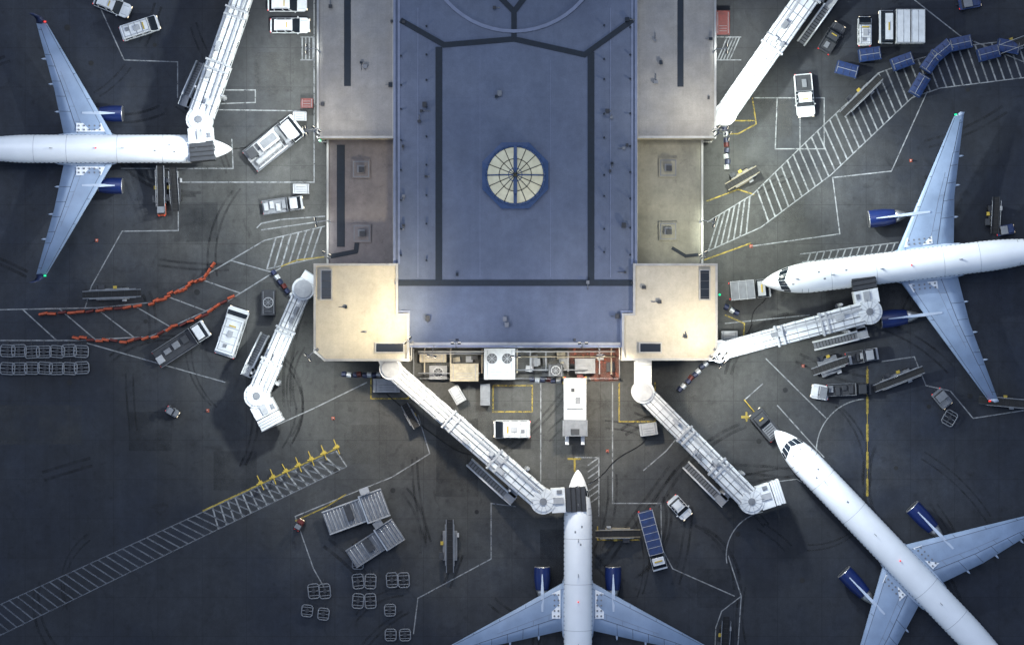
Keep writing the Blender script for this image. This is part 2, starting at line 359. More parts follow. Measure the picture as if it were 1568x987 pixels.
for x,y,h in[(553,96,HW),(559,102,HW),(600,33,HW),(598,130,HW),(494,160,HW),(506,10,HW),(1003,62,HW),(1004,126,HW),(1012,96,HW),(1088,60,HW),(1085,150,HW),
  (960,30,HC),(618,34,HC),(960,222,HC),(955,227,HC),(617,224,HC),(606,433,HC),(957,417,HC),(968,433,HC),(645,170,HC),(642,186,HC),(650,160,HC),(652,270,HC),(765,143,HC),(760,148,HC),(937,250,HC),(934,262,HC),(930,170,HC),(936,180,HC),(773,488,HC),(776,497,HC),(655,487,HC),(945,484,HC),(618,345,HC),(618,300,HC),(955,345,HC),(700,420,HC),(900,432,HC),(757,12,HC),
  (530,470,HB),(1010,462,HB),(560,508,HB),(1050,515,HB),(986,440,HB),(700,520,HC),(880,520,HC)]:
    w=random.uniform(3,6.5); rbox(x,y,w,w*random.uniform(0.7,1.4),h,random.uniform(0.3,0.8),random.choice([GREY,DARK,GUT,DARK]))
    if random.random()<0.6:
        x0,y0=W(x,y,h); a=random.choice([0,1.57,3.14,-1.57]); l=random.uniform(0.4,1.2)
        r.cyl((x0,y0,h+0.12),(x0+l*math.cos(a),y0+l*math.sin(a),h+0.12),0.05,GREY,6)
for px_,h in((653,HC),(614,HC),(965,HC),(925,HC)):
    for i in range(9):
        y=40+i*44+random.uniform(-8,8); x0,y0=W(px_,y,h); r.cyl((x0,y0,h),(x0,y0,h+0.5),0.13,GUT,8)
for px_,py_,h in((490,215,8.6),(1102,451,8.0)):
    x0,y0=W(px_,py_,h); r.cyl((x0,y0,h-0.2),(x0,y0,h+0.15),0.16,GRN,10)
r.build('roof_fittings',parent=term)
sk=MB(); cx,cy=W(789,269,HC)
def ring(rad,z,n,off): return [(cx+rad*math.cos(2*math.pi*(i+off)/n),cy+rad*math.sin(2*math.pi*(i+off)/n),z) for i in range(n)]
n8=[ring(53*S,HC,8,0.5),ring(53*S,HC+0.6,8,0.5),ring(44*S,HC+0.85,8,0.5)]
sk.loft(n8,SKYF,True,False)
rg=[ring(44*S,HC+0.9,32,0.5),ring(43*S,HC+1.1,32,0.5),ring(24*S,HC+2.0,32,0.5),ring(10*S,HC+2.5,32,0.5),ring(3*S,HC+2.6,32,0.5)]
sk.loft(rg,SKYL,True,False)
for i in range(16):
    a=2*math.pi*(i)/16
    for (r0,z0),(r1,z1) in zip([(43,1.12),(24,2.03),(10,2.53)],[(24,2.03),(10,2.53),(3,2.65)]):
        w=0.055 if i%4 else 0.1
        sk.cyl((cx+r0*S*math.cos(a),cy+r0*S*math.sin(a),HC+z0),(cx+r1*S*math.cos(a),cy+r1*S*math.sin(a),HC+z1),w,DARK if i%4 else SKYF,6)
for rr,z in((43,1.14),(24,2.06),(10,2.55)):
    q=ring(rr*S,HC+z,32,0)
    for i in range(32): sk.cyl(q[i],q[(i+1)%32],0.05 if rr<40 else 0.16,SKYF if rr!=24 else DARK,5)
sk.box((cx,cy,HC+2.4),(0.5,5.0,0.4),SKYF)
sk.box((cx,cy,HC+1.6),(0.45,7.8,0.5),SKYF)
sk.build('octagonal_skylight',parent=term)

yd=MB()
x0,y0=W(634,535); x1,y1=W(948,579)
for a,c in(((x0,y1),(x1,y1)),((x0,y0),(x0,y1)),((x1,y0),(x1,y1))):
    L=math.dist(a,c); mx=((a[0]+c[0])/2,(a[1]+c[1])/2); rz=math.atan2(c[1]-a[1],c[0]-a[0])
    for z in(0.4,1.1,2.0): yd.box((mx[0],mx[1],z),(L,0.05,0.05),GREY,rz)
    for i in range(int(L/2)+1):
        t=i/max(1,int(L/2)); yd.cyl((a[0]+(c[0]-a[0])*t,a[1]+(c[1]-a[1])*t,0),(a[0]+(c[0]-a[0])*t,a[1]+(c[1]-a[1])*t,2.1),0.06,GREY,6)
yd.build('yard_fence')
rk=MB()
for px in(650,690,738,792,812,836,870,918,936):
    x,y=W(px,553,4); ly=random.uniform(2.5,3.6)
    rk.box((x,y,3.9),(0.16,ly,0.2),random.choice([GREY,TAN])) 
    for yy in(-ly/2,ly/2): rk.cyl((x,y+yy,0),(x,y+yy,3.8),0.08,GREY,6)
for py,xa_,xb_,m in((541,640,740,GREY),(546,790,942,TAN),(566,790,900,GREY),(571,640,735,GREY),(538,640,942,LGREY)):
    xa,ya=W(xa_,py,4);xb,yb=W(xb_,py,4); rk.cyl((xa,ya,4.1),(xb,yb,4.1),0.09,m,8)
for _ in range(40):
    px=random.uniform(642,940); py=random.uniform(540,574)
    if 738<px<792: continue
    x,y=W(px,py,1); s_=random.uniform(0.3,1.2); hh=random.uniform(0.6,1.6)
    rk.box((x,y,hh/2),(s_,s_*random.uniform(0.5,1.6),hh),random.choice([GREY,TAN,DARK,LGREY,RED if px>870 else GREY,DARK,DARK]),random.uniform(-0.1,0.1))
rk.build('pipe_rack')
def ac_unit(px,py,wx,wy,hh,m,fans,z=0,name='air_conditioner',rz=0):
    b=MB(); w=wx*S;d=wy*S
    b.box((0,0,hh/2),(w,d,hh),m)
    b.box((0,0,hh+0.05),(w+0.08,d+0.08,0.1),LGREY if m is WHITE else m)
    for i in range(fans):
        x=(i-(fans-1)/2)*w/max(1,fans); R=min(w/max(1,fans),d)*0.4
        yy=d*0.18 if fans==2 else 0
        b.cyl((x,yy,hh+0.1),(x,yy,hh+0.45),R,LGREY,20)
        b.cyl((x,yy,hh+0.46),(x,yy,hh+0.47),R*0.86,DARK,20)
        for k in range(4):
            a=k*math.pi/4; b.box((x,yy,hh+0.5),(R*1.7,0.07,0.03),GREY,a)
    for k in range(5): b.box((0,-d/2-0.02,0.3+k*hh/6),(w*0.85,0.04,0.08),DARK)
    for sx in(-1,1): b.box((sx*w*0.4,0,hh+0.14),(0.08,d*0.9,0.08),GREY)
    for k in range(3): b.box((0,-d*0.35+k*0.35,hh+0.13),(w*0.6,0.06,0.05),GREY)
    return put(b,name,px,py,rz,0.03,hh)
ac_unit(765,557,46,46,5.2,LGREY,2,name='cooling_tower')
ac_unit(711,570,42,26,4.6,TAN,0); ac_unit(671,570,26,20,2,GREY,1); ac_unit(700,604,16,26,2,LGREY,0,rz=30,name='utility_cabinet')
ac_unit(743,604,14,32,2,GREY,0,name='utility_cabinet'); ac_unit(851,567,22,18,4.6,DARK,1); ac_unit(896,560,30,22,3,GREY,0); ac_unit(663,548,40,12,3,TAN,0)
ac_unit(459,178,20,13,1.6,WHITE,0,name='ground_power_unit'); ac_unit(461,289,24,14,1.6,WHITE,0,name='ground_power_unit')
ac_unit(993,657,26,18,1.8,WHITE,0,name='ground_power_unit',rz=8); ac_unit(592,590,40,20,1.2,LGREY,0,name='utility_cabinet')
ac_unit(470,158,18,14,2,RED,0,name='fire_cabinet'); ac_unit(1107,35,20,36,2,RED,0,name='fire_cabinet'); ac_unit(1117,516,24,18,1.6,WHITE,0,name='utility_cabinet'); ac_unit(411,463,20,38,1.5,DARK,1,name='ground_power_unit')

# ---------------------------------------------------------------- aircraft
def aircraft(nx,ny,dirdeg,P):
    R=P['R']*S; L=P['L']*S; zc0=3.9
    x,y=W(nx,ny,zc0)
    e=empty('passenger_airplane',(x,y,0),math.radians(dirdeg))
    nl=7.2; tl=L*0.68
    def prof(d):
        if d<nl:
            t=max(d/nl,0.0); rr=R*(1-(1-t)**2.0)**0.72; z=zc0-0.45*(1-t)**2
            return rr,z
        if d>tl:
            u=(d-tl)/(L-tl); return R*(1-0.9*u**1.7),zc0+1.1*u**1.6
        return R,zc0
    def sp(d,th,off=0):
        rr,z=prof(d); a=math.radians(th); return (-d,(rr+off)*math.cos(a),z+(rr+off)*math.sin(a))
    ds=[0.005,0.04,0.12,0.25,0.45,0.7,1,1.4,1.8,2.3,2.8,3.4,4,4.8,5.6,6.4,7.2]+[7.2+(tl-7.2)*i/14 for i in range(1,15)]+[tl+(L-tl)*i/14 for i in range(1,15)]
    f=MB(); f.loft([[sp(d,i*360/48) for i in range(48)] for d in ds],FUS)
    f.build('fuselage',parent=e)
    w=MB()
    def patch(th0,th1,d0,d1,m,off=0.02,nn=5,nd=5):
        for i in range(nn):
            a=th0+(th1-th0)*i/nn;b2=th0+(th1-th0)*(i+1)/nn
            for j in range(nd):
                u,v=j/nd,(j+1)/nd
                A=lambda t,k: d0(t)+(d1(t)-d0(t))*k
                w.poly([sp(A(a,u),a,off),sp(A(a,v),a,off),sp(A(b2,v),b2,off),sp(A(b2,u),b2,off)],m)
    k0=lambda a:2.1+abs(a-90)/50*0.35; k1=lambda a:2.95+abs(a-90)/50*0.65
    for a0,a1 in((91.2,118),(120,146),(62,88.8),(34,60)): patch(a0,a1,k0,k1,GLASS)
    for a0,a1 in((14,31),(149,166)): patch(a0,a1,lambda a:2.8,lambda a:3.7,GLASS)
    d=6.8
    while d<L*0.8:
        for th in(10,170): patch(th-4,th+4,lambda a:d,lambda a:d+0.24,GLASS,0.006,1,1)
        d+=0.62
    for dd in(5.2,L*0.78):
        for th0,th1 in((-12,42),(138,192)):
            for q in(0,0.85): patch(th0,th1,lambda a:dd+q,lambda a:dd+q+0.05,GREY,0.01,5,1)
    for dd in(9.3,15.5,L*0.55,L*0.66): patch(0,180,lambda a:dd,lambda a:dd+0.045,LGREY,0.006,24,1)
    for dd in(4.6,9.5,L*0.36,L*0.6): w.box((-dd,0,prof(dd)[1]+prof(dd)[0]+0.15),(0.5,0.06,0.35),GREY,tp=(0.5,1),sh=-0.1)
    for dd,th in((3.9,112),(3.9,68),(7.5,105),(8.2,78),(L*0.25,100)): patch(th-3,th+3,lambda a:dd,lambda a:dd+0.3,GREY,0.01,1,1)
    w.cyl((-L*0.45,0,zc0+R),(-L*0.45,0,zc0+R+0.2),0.1,REDL,8)
    w.build('windows_and_doors',parent=e)
    def foil(xl,xt,y_,z,th):
        c=xl-xt; pts=[(0,0),(0.03,0.35),(0.15,0.5),(0.4,0.5),(0.75,0.25),(1,0.02),(1,-0.02),(0.75,-0.15),(0.4,-0.4),(0.15,-0.4),(0.03,-0.25)]
        return [(xl-c*a,y_,z+b*th) for a,b in pts]
    zr=2.75
    def wz(yy): return zr+abs(yy)*0.085
    st=P['st'] # (y, LE, TE)
    for sgn,nm in((1,'left_wing'),(-1,'right_wing')):
        wg=MB(); rings=[foil(-(st[0][1]-8)*S,-(st[0][2]+2)*S,0.3*sgn,zr,0.9)]
        for i,(yy,le,te) in enumerate(st):
            rings.append(foil(-le*S,-te*S,yy*S*sgn,wz(yy*S),0.75*(te-le)/(st[0][2]-st[0][1])+0.02))
        wg.loft(rings,WING)
        def wp(yv,fr,off=0.0):
            for (ya,la,ta),(yb,lb,tb) in zip(st,st[1:]):
                if yv<=yb or (yb==st[-1][0]):
                    k=(yv-ya)/(yb-ya); le=la+(lb-la)*k;te=ta+(tb-ta)*k; break
            c=te-le; th=0.75*c/(st[0][2]-st[0][1])+0.02
            zz=0.5 if 0.15<=fr<=0.4 else (0.35+0.15*(fr-0.03)/0.12 if fr<0.15 else (0.5-0.25*(fr-0.4)/0.35 if fr<0.75 else 0.25-0.23*(fr-0.75)/0.25))
            return Vector((-(le+c*fr)*S,yv*S*sgn,wz(yv*S)+zz*th+off))
        T=st[-1][0]; y0=st[0][0]+3
        def line(a,b2,wd,m,off=0.014):
            nseg=8
            for i in range(nseg):
                ya=a[0]+(b2[0]-a[0])*i/nseg; yb=a[0]+(b2[0]-a[0])*(i+1)/nseg; fa=a[1]+(b2[1]-a[1])*i/nseg; fb=a[1]+(b2[1]-a[1])*(i+1)/nseg
                p,q=wp(ya,fa,off),wp(yb,fb,off); dd=(q-p); nn=Vector((-dd.y,dd.x,0)).normalized()*wd/2
                wg.poly([p-nn,q-nn,q+nn,p+nn],m)
        line((y0,0.13),(T-3,0.13),0.05,DARK); line((y0,0.70),(T*0.75,0.70),0.06,DARK); line((T*0.75,0.72),(T-6,0.72),0.06,DARK)
        line((y0+2,0.56),(T*0.62,0.56),0.035,GREY)
        for q in(0.3,0.42,0.54,0.66,0.75,0.95): line((T*q,0.70),(T*q+0.5,0.985),0.05,DARK)
        for q in(0.22,0.34,0.46,0.58): line((T*q,0.56),(T*q+0.5,0.70),0.035,GREY)
        for q in(0.4,0.6,0.8): line((T*q,0.04),(T*q,0.13),0.05,DARK)
        for q in(0.3,0.52,0.72,):
            p=wp(T*q,0.98); wg.loft([[(p.x+dx,p.y+ry*math.cos(t),p.z-0.25+ry*1.2*math.sin(t)) for t in [k*math.pi/4 for k in range(8)]] for dx,ry in((1.6,0.03),(1.0,0.16),(0.2,0.2),(-0.5,0.12),(-0.75,0.02))],WINGL)
        p=wp(T,0.1); q=wp(T,0.98)
        if P['winglet']:
            wl=[]
            for k,(dy,dz,fa,fb) in enumerate(((0,0,0,1),(0.5,0.15,0.15,1.03),(0.85,0.7,0.4,1.2),(1.15,2.0,0.95,1.6))):
                a=p.lerp(q,fa);b2=p.lerp(q,fb)
                wl.append([(a.x,a.y+dy*sgn,p.z+dz),((a.x+b2.x)/2,(a.y+b2.y)/2+(dy+0.07)*sgn,p.z+dz),(b2.x,b2.y+dy*sgn,p.z+dz),((a.x+b2.x)/2,(a.y+b2.y)/2+(dy-0.07)*sgn,p.z+dz)])
            wg.loft(wl,NAVY)
        else:
            wg.loft([[(p.x,p.y,p.z+o) for o in(0.05,-0.1)]+[(q.x,q.y,q.z+o) for o in(-0.05,0.05)],[(q.x+0.4,p.y+0.5*sgn,p.z+o) for o in(0.03,-0.05)]+[(q.x-0.2,q.y+0.4*sgn,q.z+o) for o in(-0.03,0.03)]],WINGL)
        wg.box((p.x-0.1,p.y+0.2*sgn,p.z+0.08),(0.32,0.22,0.16),REDL if sgn>0 else GRN)
        wg.build(nm,parent=e)
        en=MB(); ey=P['ey']*S*sgn; ex=-P['ex']*S; er=P.get('er',12.5)*S; ez=er+0.6; el=P.get('el',42)*S
        def cr(dx,rr): return [(ex-dx,ey+rr*math.cos(t),ez+rr*math.sin(t)) for t in [k*2*math.pi/24 for k in range(24)]]
        en.loft([cr(0.9,er*0.5),cr(0.35,er*0.75),cr(0.02,er*0.86)],DARK,True)
        en.loft([cr(0.02,er*0.86),cr(0,er*0.91),cr(0.12,er*0.98)],METAL,False)
        en.loft([cr(0.12,er*0.98),cr(0.9,er),cr(el*0.5,er*0.98),cr(el*0.85,er*0.8)],ENG,False)
        en.loft([cr(el*0.85,er*0.74),cr(el,er*0.6),cr(el*1.15,er*0.4),cr(el*1.3,er*0.15)],METAL)
        wy=wz(ey)
        LEe=-(st[0][1]+(st[-1][1]-st[0][1])*(P['ey']-st[0][0])/(st[-1][0]-st[0][0]))*S
        en.loft([[(ex-1.0,ey-0.06,ez+er*0.9),(ex-1.0,ey+0.06,ez+er*0.9),(ex-1.0,ey+0.06,ez+er*1.03),(ex-1.0,ey-0.06,ez+er*1.03)],
                 [(LEe,ey-0.22,ez+er*0.6),(LEe,ey+0.22,ez+er*0.6),(LEe,ey+0.22,wy+0.3),(LEe,ey-0.22,wy+0.3)],
                 [(LEe-2.4,ey-0.12,wy-0.4),(LEe-2.4,ey+0.12,wy-0.4),(LEe-2.4,ey+0.12,wy+0.36),(LEe-2.4,ey-0.12,wy+0.36)]],WINGL,True,False)
        en.build('engine',parent=e)
        sb=MB(); a=L-78*S
        sb.loft([foil(-a,-(a+3.6),0.3*sgn,zc0+0.9,0.35),foil(-(a+3.9),-(a+5.4),6.4*sgn,zc0+1.4,0.12)],WING)
        sb.build('tailplane',parent=e)
    fr=MB()
    c0=st[0][1]-6;c1=st[0][2]+14
    fr.loft([[(-dd*S,yy*(R+0.38*kk),zr-0.1+zzv*(0.55+0.35*kk)) for yy,zzv in((-1,0),(-0.94,0.7),(-0.7,1.2),(0.7,1.2),(0.94,0.7),(1,0),(0.8,-1.6),(-0.8,-1.6))] for dd,kk in((c0-8,-1.0),(c0+6,0.4),(c0+30,1),(c1-25,1),(c1-5,0.4),(c1+8,-1.0))],WINGL,True,False)
    for sg in(-1,1):
        yy0,yy1=(P['R']+5)*S,(P['R']+18)*S
        fr.poly([(-(c0+18)*S,sg*yy0,zr+0.60),(-(c0+62)*S,sg*yy0,zr+0.56),(-(c0+62)*S,sg*yy1,zr+0.58),(-(c0+24)*S,sg*yy1,zr+0.64)],FUS)
        for i in range(5):
            for j in range(2):
                dd=c0+26+i*8; yv=(P['R']+8+j*6)
                fr.cyl((-dd*S,sg*yv*S,zr+0.5),(-dd*S,sg*yv*S,zr+0.67),0.14,GREY,6)
    fr.build('wing_fairing',parent=e)
    fn=MB(); a=L-98*S
    def fs(x0_,x1_,z,t): return [(-x0_,0,z),(-(x0_+x1_)/2,t,z),(-x1_,0,z),(-(x0_+x1_)/2,-t,z)]
    fn.loft([fs(a,a+6.4,zc0+R*0.6,0.25),fs(a+1.6,a+6.6,zc0+R+0.8,0.22),fs(a+5.6,a+8.2,zc0+R+6.2,0.1)],ENG,True,False)
    fn.build('tail_fin',parent=e)
    gr=MB()
    for gx,gy in((-5.0,0),(-(st[0][2]-20)*S,3.3),(-(st[0][2]-20)*S,-3.3)):
        gr.cyl((gx,gy,0.5),(gx,gy,3.0),0.12,METAL,8)
        for q in(-0.4,0.4): gr.wheel(gx,gy+q,0.5,0.32)
    gr.build('landing_gear',parent=e)
    return e
aircraft(355,228,0,dict(R=21.5,L=452,winglet=True,ex=168,ey=55,st=[(20,181,256),(90,222,270),(190,280,296)]))
aircraft(1167,433,180+6.8,dict(R=23.5,L=500,winglet=False,ex=174,ey=77,er=13.5,el=48,st=[(22,209,297),(97,251,306),(216,318,333)]))
aircraft(885,719,90,dict(R=21.5,L=440,winglet=False,ex=148,ey=54,st=[(20,170,244),(90,209,259),(198,268,281)]))
aircraft(1187,659,180-46.3,dict(R=23.5,L=600,winglet=False,ex=229,ey=72,er=13,el=55,st=[(23,262,343),(91,301,364),(215,372,389)]))

# ---------------------------------------------------------------- jet bridges
def jet_bridge(p0,p1,caba,stair=1,w=2.9,cablen=3.4,link=None,hood=DARK,stx=(0.66,0.9),rot_r=1.75,z0=5.3,z1=4.6):
    hh=2.7; zt=7.2
    a=Vector(W(*p0,zt));b=Vector(W(*p1,zt)); d=b-a; L=d.length; ang=math.atan2(d.y,d.x)
    e=empty('jet_bridge',(a.x,a.y,0),ang)
    t=MB()
    def tun(x0,x1,wd,hh2,seg):
        za=z0+(z1-z0)*x0/L; zb=z0+(z1-z0)*x1/L
        def rg(x_,z_): 
            return [(x_,-wd/2,z_-hh2/2),(x_,wd/2,z_-hh2/2),(x_,wd/2,z_+hh2/2-0.15),(x_,wd/2-0.15,z_+hh2/2),(x_,-wd/2+0.15,z_+hh2/2),(x_,-wd/2,z_+hh2/2-0.15)]
        t.loft([rg(x0,za),rg(x1,zb)],WHITE,True,False)
        n=int((x1-x0)/1.3)
        for i in range(n+1):
            x_=x0+0.06+(x1-x0-0.12)*i/max(1,n); z_=za+(zb-za)*i/max(1,n)
            t.box((x_,0,z_+hh2/2+0.02),(0.08,wd+0.04,0.06),GREY if i%4==0 else LGREY)
            for sy in(-1,1): t.box((x_,sy*(wd/2+0.03),z_),(0.08,0.06,hh2-0.3),LGREY)
        for yy,m,wdd,ht in((-wd*0.36,GREY,0.14,0.16),(wd*0.36,GREY,0.12,0.16),(wd*0.2,LGREY,0.3,0.2),(-wd*0.1,DARK,0.09,0.1)):
            t.loft([[(x_,yy-wdd/2,z_+hh2/2),(x_,yy+wdd/2,z_+hh2/2),(x_,yy+wdd/2,z_+hh2/2+ht),(x_,yy-wdd/2,z_+hh2/2+ht)] for x_,z_ in((x0+0.1,za),(x1-0.1,zb))],m,True,False)
        k=int((x1-x0)/2.2)
        for i in range(k):
            x_=x0+(i+0.5)*(x1-x0)/k; z_=za+(zb-za)*(i+0.5)/k
            for sy in(-1,1): t.box((x_,sy*(wd/2+0.01),z_+0.35),(1.2,0.06,0.7),GLASS)
    tun(0.8,L*0.42,w*0.86,hh-0.3,0); tun(L*0.38,L*0.72,w*0.95,hh-0.1,1); tun(L*0.68,L-0.8,w*1.06,hh+0.15,2)
    for q,wd in((0.38,0.95),(0.42,0.86),(0.68,1.06),(0.72,0.95)):
        z_=z0+(z1-z0)*q; t.box((L*q,0,z_+hh/2+0.12),(0.3,w*wd+0.3,0.25),LGREY)
    for _ in range(5):
        q=random.uniform(0.15,0.9); z_=z0+(z1-z0)*q; t.box((L*q,w*random.choice([-0.25,0.1]),z_+hh/2+0.3),(random.uniform(0.5,1.3),random.uniform(0.4,0.8),0.4),random.choice([LGREY,GREY]))
    t.build('tunnel',parent=e,bevel=0.02)
    c=MB()
    c.cyl((0,0,z0-1.4),(0,0,z0+1.45),1.55,WHITE,24); c.cyl((0,0,z0+1.45),(0,0,z0+1.7),1.25,LGREY,24); c.cyl((0,0,0),(0,0,z0-1.4),0.45,LGREY,14)
    c.cyl((0,0,0),(0,0,0.3),1.1,GREY,14)
    c.cyl((L,0,z1-1.45),(L,0,z1+1.5),rot_r,WHITE,28); c.cyl((L,0,z1+1.5),(L,0,z1+1.62),rot_r*0.8,WHITE,28); c.cyl((L,0,z1+1.62),(L,0,z1+1.75),0.5,GREY,12)
    for k in range(12):
        aa=k*math.pi/6; c.box((L+rot_r*0.55*math.cos(aa),rot_r*0.55*math.sin(aa),z1+1.63),(rot_r*0.9,0.05,0.06),LGREY,aa)
    ca=math.radians(caba)-ang; cx_,sx_=math.cos(ca),math.sin(ca)
    def cp(u,v): return (L+u*cx_-v*sx_, u*sx_+v*cx_)
    x_,y_=cp(rot_r+0.3,0); c.box((x_,y_,z1),(1.9,3.3,2.8),WHITE,ca)
    x_,y_=cp(rot_r+0.3,0); c.box((x_,y_,z1+1.48),(1.5,0.9,0.2),LGREY,ca)
    x_,y_=cp(rot_r+0.5,1.2); c.box((x_,y_,z1+1.46),(0.7,0.5,0.16),GREY,ca)
    k=4
    for i in range(k):
        x_,y_=cp(rot_r+1.35+(i+0.5)*(cablen-1.9)/k,0); c.box((x_,y_,z1-0.05*i),((cablen-1.9)/k*0.9,3.25+0.12*(i%2),2.8-0.1*i),hood,ca)
        x_,y_=cp(rot_r+1.35+(i+1.0)*(cablen-1.9)/k,0); c.box((x_,y_,z1-0.05*i+0.02),(0.06,3.4,2.9-0.1*i),RUB if hood is DARK else LGREY,ca)
    c.build('rotunda_and_cab',parent=e,bevel=0.03)
    u=MB()
    bx=L*0.84
    for sy in(-1,1):
        u.box((bx,sy*1.9,z1*0.5+0.4),(0.35,0.35,z1-0.2),LGREY); u.cyl((bx,sy*1.9,0.9),(bx,sy*1.9,z1+1.6),0.14,METAL,10)
        for q in(-0.35,0.35): u.wheel(bx+0.0,sy*1.0+q,0.55,0.35)
    u.box((bx,0,z1-1.75),(0.5,4.1,0.4),LGREY); u.box((bx,0,0.75),(0.8,3.9,0.35),GREY)
    u.build('wheel_bogie',parent=e)
    s=MB(); sa=L*stx[0];sb=L*stx[1]; so=stair*(w/2+1.35)
    n=14
    for i in range(n):
        q=(i+0.5)/n; s.box((sa+(sb-sa)*q,so,0.2+q*(z1-1.4)),((sb-sa)/n*0.8,1.0,0.05),GREY)
    for sy in(-0.55,0.55):
        for zz,rr,m in((0.1,0.13,WHITE),(0.6,0.08,WHITE),(1.1,0.12,WHITE)): s.cyl((sa,so+sy,0.1+zz),(sb,so+sy,z1-1.2+zz),rr,m,6)
        for i in range(9):
            q=i/8; s.cyl((sa+(sb-sa)*q,so+sy,0.1+q*(z1-1.4)),(sa+(sb-sa)*q,so+sy,1.2+q*(z1-1.4)),0.035,WHITE,5)
        s.loft([[(sa,so+sy,0.05),(sa,so+sy+0.05,0.05),(sa,so+sy+0.05,1.15),(sa,so+sy,1.15)],[(sb,so+sy,z1-1.3),(sb,so+sy+0.05,z1-1.3),(sb,so+sy+0.05,z1-0.2),(sb,so+sy,z1-0.2)]],WHITE,True,False)
    s.box((sb+0.7,so-stair*0.1,z1-1.25),(1.5,1.4,0.12),LGREY); s.box((sb+0.7,so+stair*0.6,z1-0.7),(1.5,0.05,1.0),WHITE)
    s.box((sb+0.7,so-stair*0.9,z1-1.25),(1.2,0.9,0.12),LGREY)
    for q in(0,1.4): s.cyl((sb+q,so,0.2),(sb+q,so,z1-1.3),0.08,LGREY,6); s.wheel(sb+q,so,0.25,0.15)
    s.build('service_stair',parent=e)
    if link:
        l=Vector(W(*link,zt)); lo=Matrix.Rotation(-ang,2)@(l-a); f=MB(); LL=lo.length; fa=math.atan2(lo.y,lo.x)
        f.box((lo.x/2,lo.y/2,z0+0.05),(LL,2.3,2.7),WHITE,fa)
        for i in range(int(LL)+1): f.box((lo.x*i/max(1,int(LL)),lo.y*i/max(1,int(LL)),z0+1.43),(0.08,2.36,0.07),LGREY,fa)
        f.build('fixed_walkway',parent=e)
    return e
jet_bridge((398,-90),(303,182),-85,-1,3.2,4.4,None,DARK,(0.70,0.90))
jet_bridge((1111,174),(1300,-95),60,-1,3.4,3.2,(1090,180),DARK,(0.5,0.7))
jet_bridge((464,442),(392,606),-62,-1,2.7,3.4,(478,420),WHITE,(0.5,0.8))
jet_bridge((598,564),(832,768),3,-1,2.9,4.6,(590,545),DARK,(0.60,0.84))
jet_bridge((985,600),(1152,768),18,-1,2.9,3.2,(985,545),WHITE,(0.55,0.83))
jet_bridge((1103,538),(1333,477),100,-1,2.8,4.6,(1085,540),DARK,(0.62,0.9))

# ---------------------------------------------------------------- vehicles
def rrect(l,w,c=0.25,nose=0.8):
    return [(-l/2+c,-w/2),(l/2-c*nose*2,-w/2),(l/2-c*0.3,-w/2+c),(l/2,-w/2+c*1.6),(l/2,w/2-c*1.6),(l/2-c*0.3,w/2-c),(l/2-c*nose*2,w/2),(-l/2+c,w/2),(-l/2,w/2-c),(-l/2,-w/2+c)]
def lamps(b,l,w,z=0.75):
    for sy in(-1,1):
        b.box((l/2+0.0,sy*(w/2-0.3),z),(0.08,0.3,0.16),HEADL); b.box((-l/2-0.0,sy*(w/2-0.22),z),(0.08,0.2,0.2),REDL)
def car(l=4.7,w=1.9,m=None,suv=True,bed=False):
    m=m or WHITE; b=MB()
    b.prism(rrect(l,w),0.32,0.95,m)
    for x in(-l*0.31,l*0.31):
        for s in(-1,1): b.wheel(x,s*(w/2-0.12),0.36,0.24)
    top=1.75 if suv else 1.45
    if bed: c0,c1=-l*0.1,l*0.26
    else: c0,c1=(-l*0.47 if suv else -l*0.38),l*0.25
    cl=c1-c0; z=(0.95+top)/2; b.box(((c0+c1)/2,0,z),(cl,w-0.12,top-0.95),GLASS,tp=(0.64,0.76),sh=-cl*0.07)
    b.box(((c0+c1)/2-cl*0.07,0,top+0.02),(cl*0.64,(w-0.12)*0.76,0.05),m)
    for s in(-1,1):
        for q in(-0.3,0.05,0.33):
            b.cyl((c0+cl*(0.5+q),s*(w/2-0.07),0.95),(c0+cl*(0.5+q*0.8)-cl*0.06,s*(w/2-0.2),top),0.045,m,5)
        b.box((c1-0.25,s*(w/2+0.1),1.05),(0.15,0.2,0.14),m)
    if bed:
        bl=l*0.38; bx=-l/2+bl/2+0.08
        b.box((bx,0,0.97),(bl,w-0.35,0.04),DARK)
        for s in(-1,1): b.box((bx,s*(w/2-0.1),1.1),(bl+0.05,0.1,0.3),m)
        b.box((-l/2+0.1,0,1.1),(0.08,w-0.3,0.28),m); b.box((bx+0.1,0.1,1.1),(bl*0.5,0.6,0.25),GREY)
    else:
        for s in(-1,1): b.box(((c0+c1)/2-cl*0.07,s*(w*0.32),top+0.08),(cl*0.5,0.05,0.06),DARK)
    b.box((l*0.38,0,0.965),(l*0.14,w*0.55,0.03),m)
    for s in(-1,1): b.box((l*0.36,s*w*0.3,0.955),(l*0.17,0.04,0.02),GREY)
    b.box((c0+cl*0.55,0,top+0.1),(0.15,0.8,0.12),YEL if suv else m)
    lamps(b,l,w); return b
